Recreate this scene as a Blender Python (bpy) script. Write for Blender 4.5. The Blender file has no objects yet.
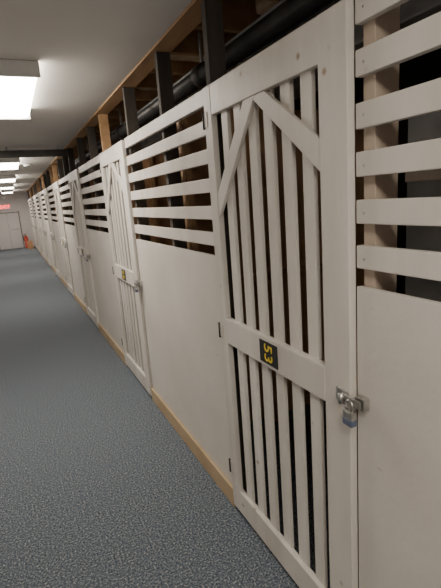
import bpy, bmesh, math, random
from mathutils import Matrix, Vector
random.seed(4)
H=1.55; W=0.818; P=2.33
D0,D1=0.916,1.784      # near door extents along the corridor
CZ=2.335; YE=21.0; YB=-2.4; XL=-1.05; XR=W+1.75; ZS=2.58

# ---------------- materials ----------------
def newmat(name):
    m=bpy.data.materials.new(name); m.use_nodes=True
    nt=m.node_tree; b=nt.nodes['Principled BSDF']; return m,nt,b
def noisy(name,c1,c2,scale=6,rough=.6,bump=0,bscale=60,stretch=None,detail=6,lo=.35,hi=.65,metal=0):
    m,nt,b=newmat(name); N=nt.nodes; L=nt.links
    tc=N.new('ShaderNodeTexCoord'); mp=N.new('ShaderNodeMapping')
    L.new(tc.outputs['Object'],mp.inputs[0])
    if stretch: mp.inputs['Scale'].default_value=stretch
    n=N.new('ShaderNodeTexNoise'); n.inputs['Scale'].default_value=scale; n.inputs['Detail'].default_value=detail
    L.new(mp.outputs[0],n.inputs['Vector'])
    r=N.new('ShaderNodeValToRGB'); r.color_ramp.elements[0].position=lo; r.color_ramp.elements[1].position=hi
    r.color_ramp.elements[0].color=(*c1,1); r.color_ramp.elements[1].color=(*c2,1)
    L.new(n.outputs['Fac'],r.inputs[0]); L.new(r.outputs[0],b.inputs['Base Color'])
    b.inputs['Roughness'].default_value=rough; b.inputs['Metallic'].default_value=metal
    if bump:
        n2=N.new('ShaderNodeTexNoise'); n2.inputs['Scale'].default_value=bscale; n2.inputs['Detail'].default_value=4
        L.new(mp.outputs[0],n2.inputs['Vector'])
        bp=N.new('ShaderNodeBump'); bp.inputs['Strength'].default_value=bump; bp.inputs['Distance'].default_value=.004
        L.new(n2.outputs['Fac'],bp.inputs['Height']); L.new(bp.outputs[0],b.inputs['Normal'])
    return m
white=noisy('white_paint',(.62,.58,.53),(.70,.665,.615),2.2,.42,.3,40)
slatm=noisy('white_paint_wood',(.58,.54,.485),(.73,.695,.645),5,.45,.5,30,(1,1,.15))
def addspots(m,scale,a,c,col,stretch=None,fac=1.0):
    nt=m.node_tree;N=nt.nodes;L=nt.links;b=N['Principled BSDF']
    src=b.inputs['Base Color'].links[0].from_socket
    tc=N.new('ShaderNodeTexCoord');v=N.new('ShaderNodeTexVoronoi');v.inputs['Scale'].default_value=scale
    mp=N.new('ShaderNodeMapping'); 
    if stretch: mp.inputs['Scale'].default_value=stretch
    L.new(tc.outputs['Object'],mp.inputs[0]);L.new(mp.outputs[0],v.inputs['Vector'])
    r=N.new('ShaderNodeValToRGB');r.color_ramp.elements[0].position=a;r.color_ramp.elements[1].position=c
    r.color_ramp.elements[0].color=(fac,fac,fac,1);r.color_ramp.elements[1].color=(0,0,0,1)
    L.new(v.outputs['Distance'],r.inputs[0])
    mx=N.new('ShaderNodeMixRGB');L.new(r.outputs[0],mx.inputs[0]);L.new(src,mx.inputs[1]);mx.inputs[2].default_value=(*col,1)
    L.new(mx.outputs[0],b.inputs['Base Color'])
addspots(slatm,7,.03,.09,(.36,.26,.17))
addspots(white,4,.015,.06,(.42,.38,.33),(1,1,3),.7)
ceilm=noisy('ceiling_paint',(.58,.555,.52),(.64,.615,.58),1.2,.8,.1,80)
wallm=noisy('wall_paint',(.60,.57,.57),(.66,.63,.63),1.5,.7,.1,80)
wood=noisy('raw_wood',(.32,.18,.085),(.47,.29,.15),9,.7,.2,30,(1,.15,1))
pale=noisy('pale_stud_wood',(.46,.37,.29),(.58,.49,.40),9,.7,.2,30,(1,1,.15))
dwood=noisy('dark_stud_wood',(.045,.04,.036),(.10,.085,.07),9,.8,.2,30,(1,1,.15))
ply=noisy('plywood',(.38,.21,.11),(.52,.31,.17),5,.75,.1,30,(1,1,.2))
deck=noisy('deck_boards',(.20,.11,.06),(.30,.18,.10),5,.75,.1,30)
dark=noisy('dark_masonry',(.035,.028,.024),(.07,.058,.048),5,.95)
greyp=noisy('grey_painted_pipe',(.16,.155,.15),(.24,.23,.22),5,.6)
blackp=noisy('black_pipe',(.012,.012,.013),(.03,.03,.03),10,.45)
copper=noisy('galvanised_pipe',(.26,.26,.26),(.38,.38,.38),10,.5,metal=.3)
steel=noisy('steel',(.40,.39,.37),(.60,.59,.57),30,.3,metal=.9)
blue=noisy('padlock_band',(.09,.11,.17),(.13,.15,.22),20,.4)
beige=noisy('vinyl_base_beige',(.43,.31,.18),(.51,.385,.24),4,.5)
plate=noisy('black_plaque',(.01,.01,.01),(.02,.02,.02),10,.4)
yellow=noisy('yellow_lettering',(.75,.55,.03),(.85,.62,.05),10,.5)
insul=noisy('insulation',(.50,.37,.24),(.62,.50,.36),12,.9,.6,20)
fixm=noisy('fixture_enamel',(.75,.75,.73),(.8,.8,.78),5,.4)
card=noisy('cardboard',(.40,.20,.10),(.5,.27,.14),10,.8)
redp=noisy('red_paint',(.45,.05,.03),(.55,.07,.04),10,.4)
# carpet
m,nt,b=newmat('carpet'); N=nt.nodes; L=nt.links
tc=N.new('ShaderNodeTexCoord')
n=N.new('ShaderNodeTexNoise'); n.inputs['Scale'].default_value=110; n.inputs['Detail'].default_value=4; n.inputs['Roughness'].default_value=.75
L.new(tc.outputs['Object'],n.inputs['Vector'])
r=N.new('ShaderNodeValToRGB'); e=r.color_ramp.elements
e[0].position=.36;e[0].color=(.022,.033,.050,1);e[1].position=.65;e[1].color=(.48,.47,.43,1)
x=e.new(.47);x.color=(.078,.100,.130,1); x=e.new(.55);x.color=(.155,.18,.21,1)
L.new(n.outputs['Fac'],r.inputs[0]); L.new(r.outputs[0],b.inputs['Base Color'])
b.inputs['Roughness'].default_value=.95
bp=N.new('ShaderNodeBump'); bp.inputs['Strength'].default_value=.5; bp.inputs['Distance'].default_value=.005
L.new(n.outputs['Fac'],bp.inputs['Height']); L.new(bp.outputs[0],b.inputs['Normal'])
carpet=m
def emis(name,c,s):
    m,nt,b=newmat(name); b.inputs['Base Color'].default_value=(*c,1)
    b.inputs['Emission Color'].default_value=(*c,1); b.inputs['Emission Strength'].default_value=s; return m
lens=emis('fluorescent_lens',(1,.925,.81),23)
redm=emis('exit_red',(1,.03,.04),5)

# ---------------- mesh builder ----------------
class B:
    def __init__(s,name): s.name=name; s.bm=bmesh.new(); s.mats=[]
    def mi(s,m):
        if m not in s.mats: s.mats.append(m)
        return s.mats.index(m)
    def add(s,verts,faces,mat,smooth=False):
        vs=[s.bm.verts.new(v) for v in verts]; k=s.mi(mat)
        for f in faces:
            fc=s.bm.faces.new([vs[i] for i in f]); fc.material_index=k; fc.smooth=smooth
    def box(s,x0,x1,y0,y1,z0,z1,mat,bev=0.0,M=None):
        t=bmesh.new(); bmesh.ops.create_cube(t,size=1)
        for v in t.verts:
            v.co=Vector(((x0+x1)/2+v.co.x*(x1-x0),(y0+y1)/2+v.co.y*(y1-y0),(z0+z1)/2+v.co.z*(z1-z0)))
        if bev: bmesh.ops.bevel(t,geom=t.edges[:],offset=bev,segments=2,affect='EDGES',profile=.6)
        if M: bmesh.ops.transform(t,matrix=M,verts=t.verts[:])
        s.merge(t,mat)
    def merge(s,t,mat,smooth=False):
        t.verts.index_update()
        s.add([v.co.copy() for v in t.verts],[[v.index for v in f.verts] for f in t.faces],mat,smooth); t.free()
    def poly(s,pts,x0,x1,mat,bev=.002):
        t=bmesh.new(); a=[t.verts.new((x0,p[0],p[1])) for p in pts]; c=[t.verts.new((x1,p[0],p[1])) for p in pts]
        n=len(pts); t.faces.new(a); t.faces.new(c[::-1])
        for i in range(n): t.faces.new((a[i],c[i],c[(i+1)%n],a[(i+1)%n]))
        bmesh.ops.recalc_face_normals(t,faces=t.faces[:])
        if bev: bmesh.ops.bevel(t,geom=t.edges[:],offset=bev,segments=1,affect='EDGES')
        s.merge(t,mat)
    def tube(s,pts,r,mat,seg=14):
        pts=[Vector(p) for p in pts]; rings=[]
        t=bmesh.new()
        for i,p in enumerate(pts):
            d=(pts[min(i+1,len(pts)-1)]-pts[max(i-1,0)]).normalized()
            u=d.orthogonal().normalized() if i==0 else (pu-d*pu.dot(d)).normalized()
            pu=u; w=d.cross(u)
            rings.append([t.verts.new(p+r*(math.cos(2*math.pi*k/seg)*u+math.sin(2*math.pi*k/seg)*w)) for k in range(seg)])
        for a,c in zip(rings,rings[1:]):
            for k in range(seg): t.faces.new((a[k],a[(k+1)%seg],c[(k+1)%seg],c[k]))
        t.faces.new(rings[0][::-1]); t.faces.new(rings[-1])
        s.merge(t,mat,True)
    def done(s,parent=None,origin=None):
        me=bpy.data.meshes.new(s.name); 
        if origin:
            bmesh.ops.translate(s.bm,vec=-Vector(origin),verts=s.bm.verts[:])
        s.bm.to_mesh(me); s.bm.free()
        for m in s.mats: me.materials.append(m)
        o=bpy.data.objects.new(s.name,me); bpy.context.collection.objects.link(o)
        if origin: o.location=origin
        if parent: o.parent=parent; 
        return o

# ---------------- shell ----------------
b=B('floor'); b.box(XL,XR,YB,YE,-.06,0,carpet); b.done()
b=B('ceiling'); b.box(XL,W-.005,YB,YE,CZ,CZ+.03,ceilm); b.done()
b=B('wall_left'); b.box(XL-.1,XL,YB,YE,0,ZS,wallm); b.done()
b=B('wall_back'); b.box(XL,XR,YB-.1,YB,0,ZS,wallm); b.done()
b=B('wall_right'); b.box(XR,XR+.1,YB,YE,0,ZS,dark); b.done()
b=B('wall_end'); b.box(XL,XR,YE,YE+.1,0,ZS,wallm); b.done()
b=B('subfloor_deck'); b.box(W-.005,XR,YB,YE,ZS,ZS+.03,deck); b.done()
b=B('baseboard_left'); b.box(XL,XL+.012,YB,YE,0,.1,beige,.003); b.done()
b=B('ceiling_joists')
y=YB+.2
while y<YE-.1:
    b.box(W+.1,XR-.005,y,y+.04,CZ+.06,ZS,wood,.002); y+=.406
b.done()
b=B('header_beam'); b.box(W-.004,W+.105,YB,YE,CZ-.012,CZ+.028,wood,.003); b.done()

kmin,kmax=-1,8
# studs
b=B('stud_framing')
for k in range(kmin,kmax+1):
    for q,yy in enumerate((D1+k*P+.01,D1+k*P+.66,D0+(k+1)*P-.05)):
        if yy<YB+.05 or yy>YE-.1: continue
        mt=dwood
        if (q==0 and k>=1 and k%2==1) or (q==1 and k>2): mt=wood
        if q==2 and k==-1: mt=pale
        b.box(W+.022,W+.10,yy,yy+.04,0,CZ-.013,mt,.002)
b.done()
# stall dividing walls
for k in range(kmin,kmax+1):
    yy=D1+k*P+.72
    if yy>YE-.2: continue
    b=B('stall_divider'); b.box(W+.11,XR-.04,yy,yy+.012,0,2.05,ply,.001)
    for q in range(4): b.box(W+.12+q*.5,W+.16+q*.5,yy-.085,yy,0,2.06,wood,.002)
    b.box(W+.12,XR-.04,yy-.085,yy,1.0,1.04,wood,.002)
    b.done()

# slatted panels
def panel(y0,y1):
    b=B('slatted_partition_panel')
    b.box(W,W+.018,y0,y1,.03,1.285,white,.002)
    for i in range(6):
        z=1.333+i*.1185
        j=random.uniform(-.003,.003)
        top=.061 if i<5 else .066
        b.box(W-.002,W+.020,y0+.002,y1-.002,z+j,z+top+j,slatm,.003)
    for yy in (y0+.03,y1-.03):
        for i in range(6):
            z=1.362+i*.1185
            b.box(W-.0035,W,yy-.003,yy+.003,z-.003,z+.003,steel,.001)
    b.done()
    b=B('baseboard_right'); b.box(W-.018,W-.001,y0,y1,0,.105,beige,.004); b.done()
for k in range(kmin-1,kmax+1):
    y0=max(D1+k*P+.006,YB); y1=min(D0+(k+1)*P-.006,YE)
    if y1-y0>.2: panel(y0,y1)

# doors
def door(k):
    y0=D0+k*P; y1=D1+k*P
    xa,xb=W-.022,W+.004
    b=B('slatted_stall_door')
    zb,zt=.03,1.985
    sr,sl=.112,.068
    b.box(xa,xb,y0,y0+sr,zb,zt,slatm,.003)
    b.box(xa,xb,y1-sl,y1,zb,zt,slatm,.003)
    b.box(xa+.001,xb,y0+sr,y1-sl,zt-.115,zt,slatm,.003)
    b.box(xa-.002,xb,y0+sr-.0,y1-sl,.905,1.02,slatm,.003)
    b.box(xa+.001,xb,y0+sr,y1-sl,zb,zb+.12,slatm,.003)
    n=6; w=.053; inner=(y1-sl)-(y0+sr); g=(inner-n*w)/(n+1)
    for i in range(n):
        a=y0+sr+g+i*(w+g)
        b.box(W-.004,W+.012,a,a+w,zb+.05,zt-.03,slatm,.003)
    ym=(y0+sr+y1-sl)/2+.03; zz=zt-.115
    b.poly([(ym-.03,zz),(ym+.05,zz),(y1-sl,zz-.31),(y1-sl,zz-.41)],xa+.003,W-.004,slatm)
    b.poly([(ym+.0,zz),(ym-.09,zz),(y0+sr,zz-.19),(y0+sr,zz-.28)],xa+.0045,W-.004,slatm)
    d=b.done(origin=(W,(y0+y1)/2,zb))
    def child(bb): 
        o=bb.done(); o.parent=d; o.matrix_parent_inverse=Matrix.Translation((-W,-(y0+y1)/2,-zb)); return o
    yc=(y0+y1)/2+.005
    bb=B('plaque'); bb.box(xa-.006,xa-.002,yc-.062,yc+.062,.92,1.008,plate,.002); child(bb)
    cu=bpy.data.curves.new('plaque_number','FONT'); cu.body='%d'%(53-k) ; cu.size=.078; cu.extrude=.0008; cu.align_x='CENTER'; cu.align_y='CENTER'
    cu.materials.append(yellow)
    t=bpy.data.objects.new('plaque_number',cu); bpy.context.collection.objects.link(t)
    Rm=Matrix(((0,0,-1),(-1,0,0),(0,1,0))).to_4x4()
    t.matrix_world=Matrix.Translation((xa-.0068,yc,.964))@Rm@Matrix.Rotation(math.radians(-90),4,'Z')
    t.parent=d; t.matrix_parent_inverse=Matrix.Translation((-W,-(y0+y1)/2,-zb)); 
    for z in (.25,.95,1.86):
        bb=B('hinge'); bb.tube([(xa-.004,y1+.002,z-.035),(xa-.004,y1+.002,z+.035)],.005,blackp,8)
        bb.box(xa-.003,xa,y1-.03,y1,z-.03,z+.03,slatm,.001); child(bb)
    zc=.952
    bb=B('hasp'); bb.box(xa-.005,xa,y0+.005,y0+.055,zc-.014,zc+.026,steel,.002)
    bb.box(xa-.010,xa-.005,y0-.05,y0+.02,zc-.006,zc+.018,steel,.002)
    bb.box(W-.022,W,y0-.055,y0-.02,zc-.012,zc+.024,steel,.002)
    bb.tube([(xa-.016,y0+.02,zc-.01),(xa-.016,y0+.02,zc+.02)],.008,steel,10)
    child(bb)
    bb=B('padlock')
    py=y0-.022; px=xa-.022
    pts=[(px,py-.014*math.cos(a),zc+.0+.016*math.sin(a)) for a in [i*math.pi/8 for i in range(9)]]
    pts=[(px,py-.014,zc-.02)]+pts+[(px,py+.014,zc-.02)]
    bb.tube(pts,.0035,steel,8)
    bb.box(px-.009,px+.009,py-.019,py+.019,zc-.045,zc-.014,steel,.004)
    bb.box(px-.0105,px+.0105,py-.0195,py+.0195,zc-.058,zc-.036,blue,.004)
    child(bb)
for k in range(kmin,kmax+1):
    if D1+k*P<YE: door(k)

# pipes
b=B('black_drain_pipe')
b.tube([(W+.24,YB,2.19),(W+.24,YE-.02,2.19)],.045,blackp,20)
y=.4
while y<YE:
    b.tube([(W+.24,y,2.19),(W+.24,y+.09,2.19)],.056,blackp,20)
    b.box(W+.233,W+.247,y+.04,y+.06,2.23,CZ+.06,steel,.001); y+=1.9
b.done()
b=B('water_pipe'); b.tube([(W+.36,YB,2.31),(W+.36,YE-.02,2.31)],.022,copper,14)
b.tube([(W+.46,YB,2.32),(W+.46,YE-.02,2.32)],.02,copper,14); b.done()
b=B('ventilation_duct'); b.box(W+.62,W+1.0,YB+.02,YE-.02,2.13,2.37,copper,.01)
y=YB+.5
while y<YE-.2:
    b.box(W+.605,W+1.015,y,y+.03,2.115,2.38,copper,.003); y+=1.2
b.done()
b=B('crossing_pipe')
b.tube([(XL+.002,6.3,2.25),(W+.01,6.3,2.25)],.045,greyp,18)
b.tube([(XL+.002,6.55,2.28),(W+.01,6.55,2.28)],.03,greyp,18)
for xx in (-.6,.1,.7): b.box(xx-.01,xx+.01,6.29,6.31,2.29,CZ-.001,steel,.001)
b.done()
b=B('insulation_batts')
for q in range(28):
    ya=YB+.26+.406*(q*2); xo=.06+.2*(q%3)
    if ya<YE-.5: b.box(W+xo+.05,W+xo+.9,ya,ya+.32,CZ+.12,ZS-.01,insul,.04)
b.done()
b=B('storage_crate'); b.box(1.75,2.2,1.0,1.6,0,1.9,greyp,.01); b.box(1.745,2.205,.995,1.605,1.55,1.6,pale,.004); b.done()

# fixtures
def fixture(y0,xc=.06,L_=1.22,w=.40):
    b=B('fluorescent_ceiling_light')
    b.box(xc-w/2+.02,xc+w/2-.02,y0,y0+L_,CZ-.03,CZ,fixm,.004)
    b.box(xc-w/2,xc+w/2,y0-.012,y0+.004,CZ-.085,CZ-.001,fixm,.006)
    b.box(xc-w/2,xc+w/2,y0+L_-.004,y0+L_+.012,CZ-.085,CZ-.001,fixm,.006)
    prof=[(-w/2+.004,CZ-.02),(-w/2+.01,CZ-.06),(-w/2+.05,CZ-.078),(w/2-.05,CZ-.078),(w/2-.01,CZ-.06),(w/2-.004,CZ-.02)]
    vs=[];n=len(prof)
    for yy in (y0+.004,y0+L_-.004): vs+=[(xc+p[0],yy,p[1]) for p in prof]
    b.add(vs,[(i,i+1,n+i+1,n+i) for i in range(n-1)],lens)
    b.done()
for yy in (-1.2,2.76,7.4,11.0,14.6,18.2): fixture(yy,.075)

b=B('smoke_detector'); b.tube([(.42,8.6,CZ-.035),(.42,8.6,CZ)],.06,fixm,20); b.tube([(.42,8.6,CZ-.045),(.42,8.6,CZ-.034)],.035,greyp,16); b.done()

# end wall door, exit sign
ye=YE
b=B('door_1')
b.box(-.62,-.55,ye-.03,ye-.001,0,1.56,greyp,.004); b.box(.36,.40,ye-.03,ye-.001,0,1.56,greyp,.004); b.box(-.62,.40,ye-.03,ye-.001,1.50,1.54,greyp,.004)
b.box(-.55,.36,ye-.02,ye-.001,.01,1.5,wallm,.003)
b.box(-.095,-.085,ye-.024,ye-.018,.01,1.5,greyp); b.tube([(.24,ye-.05,.85),(.24,ye-.01,.85)],.03,steel,12)
b.box(-.02,.3,ye-.024,ye-.018,.78,.84,steel,.003)
b.done()
b=B('exit_sign'); b.box(-.3,.1,ye-.06,ye-.001,1.66,1.86,fixm,.006); s=b.done()
cu=bpy.data.curves.new('exit_lettering','FONT'); cu.body='EXIT'; cu.size=.2; cu.extrude=.003; cu.align_x='CENTER'; cu.align_y='CENTER'; cu.materials.append(redm)
t=bpy.data.objects.new('exit_lettering',cu); bpy.context.collection.objects.link(t); t.location=(-.1,ye-.064,1.76); t.rotation_euler=(math.pi/2,0,0); t.parent=s
b=B('cardboard_box'); b.box(.50,.70,19.8,20.1,0,.32,card,.004); b.box(.57,.63,19.798,20.102,.315,.322,beige); b.done()
# fire extinguisher standing by the end wall
b=B('fire_extinguisher')
b.tube([(.50,20.7,0),(.50,20.7,.02),(.50,20.7,.46)],.08,redp,20); b.tube([(.50,20.7,.46),(.50,20.7,.52)],.045,redp,16)
b.tube([(.50,20.7,.52),(.50,20.7,.57)],.02,steel,12); b.box(.42,.54,20.685,20.715,.57,.59,blackp,.004)
b.tube([(.46,20.7,.55),(.41,20.7,.5),(.405,20.7,.3)],.012,blackp,10); b.done()

# world
w=bpy.data.worlds.new('World'); bpy.context.scene.world=w; w.use_nodes=True
w.node_tree.nodes['Background'].inputs[0].default_value=(.5,.5,.5,1); w.node_tree.nodes['Background'].inputs[1].default_value=.05

# camera
cam=bpy.data.cameras.new('camera'); co=bpy.data.objects.new('camera',cam); bpy.context.collection.objects.link(co)
Xc=Vector((0.9014,0.1572,-0.4033)); Yc=Vector((-0.4266,0.165,-0.8893))
Xc.normalize(); Yc=(Yc-Xc*Yc.dot(Xc)).normalized(); Uc=Xc.cross(Yc)
M=Matrix((Xc,Yc,Uc)).to_4x4(); M.translation=Vector((0,0,H)); co.matrix_world=M
cam.sensor_fit='HORIZONTAL'; cam.sensor_width=36; cam.lens=36*442/441; cam.clip_start=.02
bpy.context.scene.camera=co
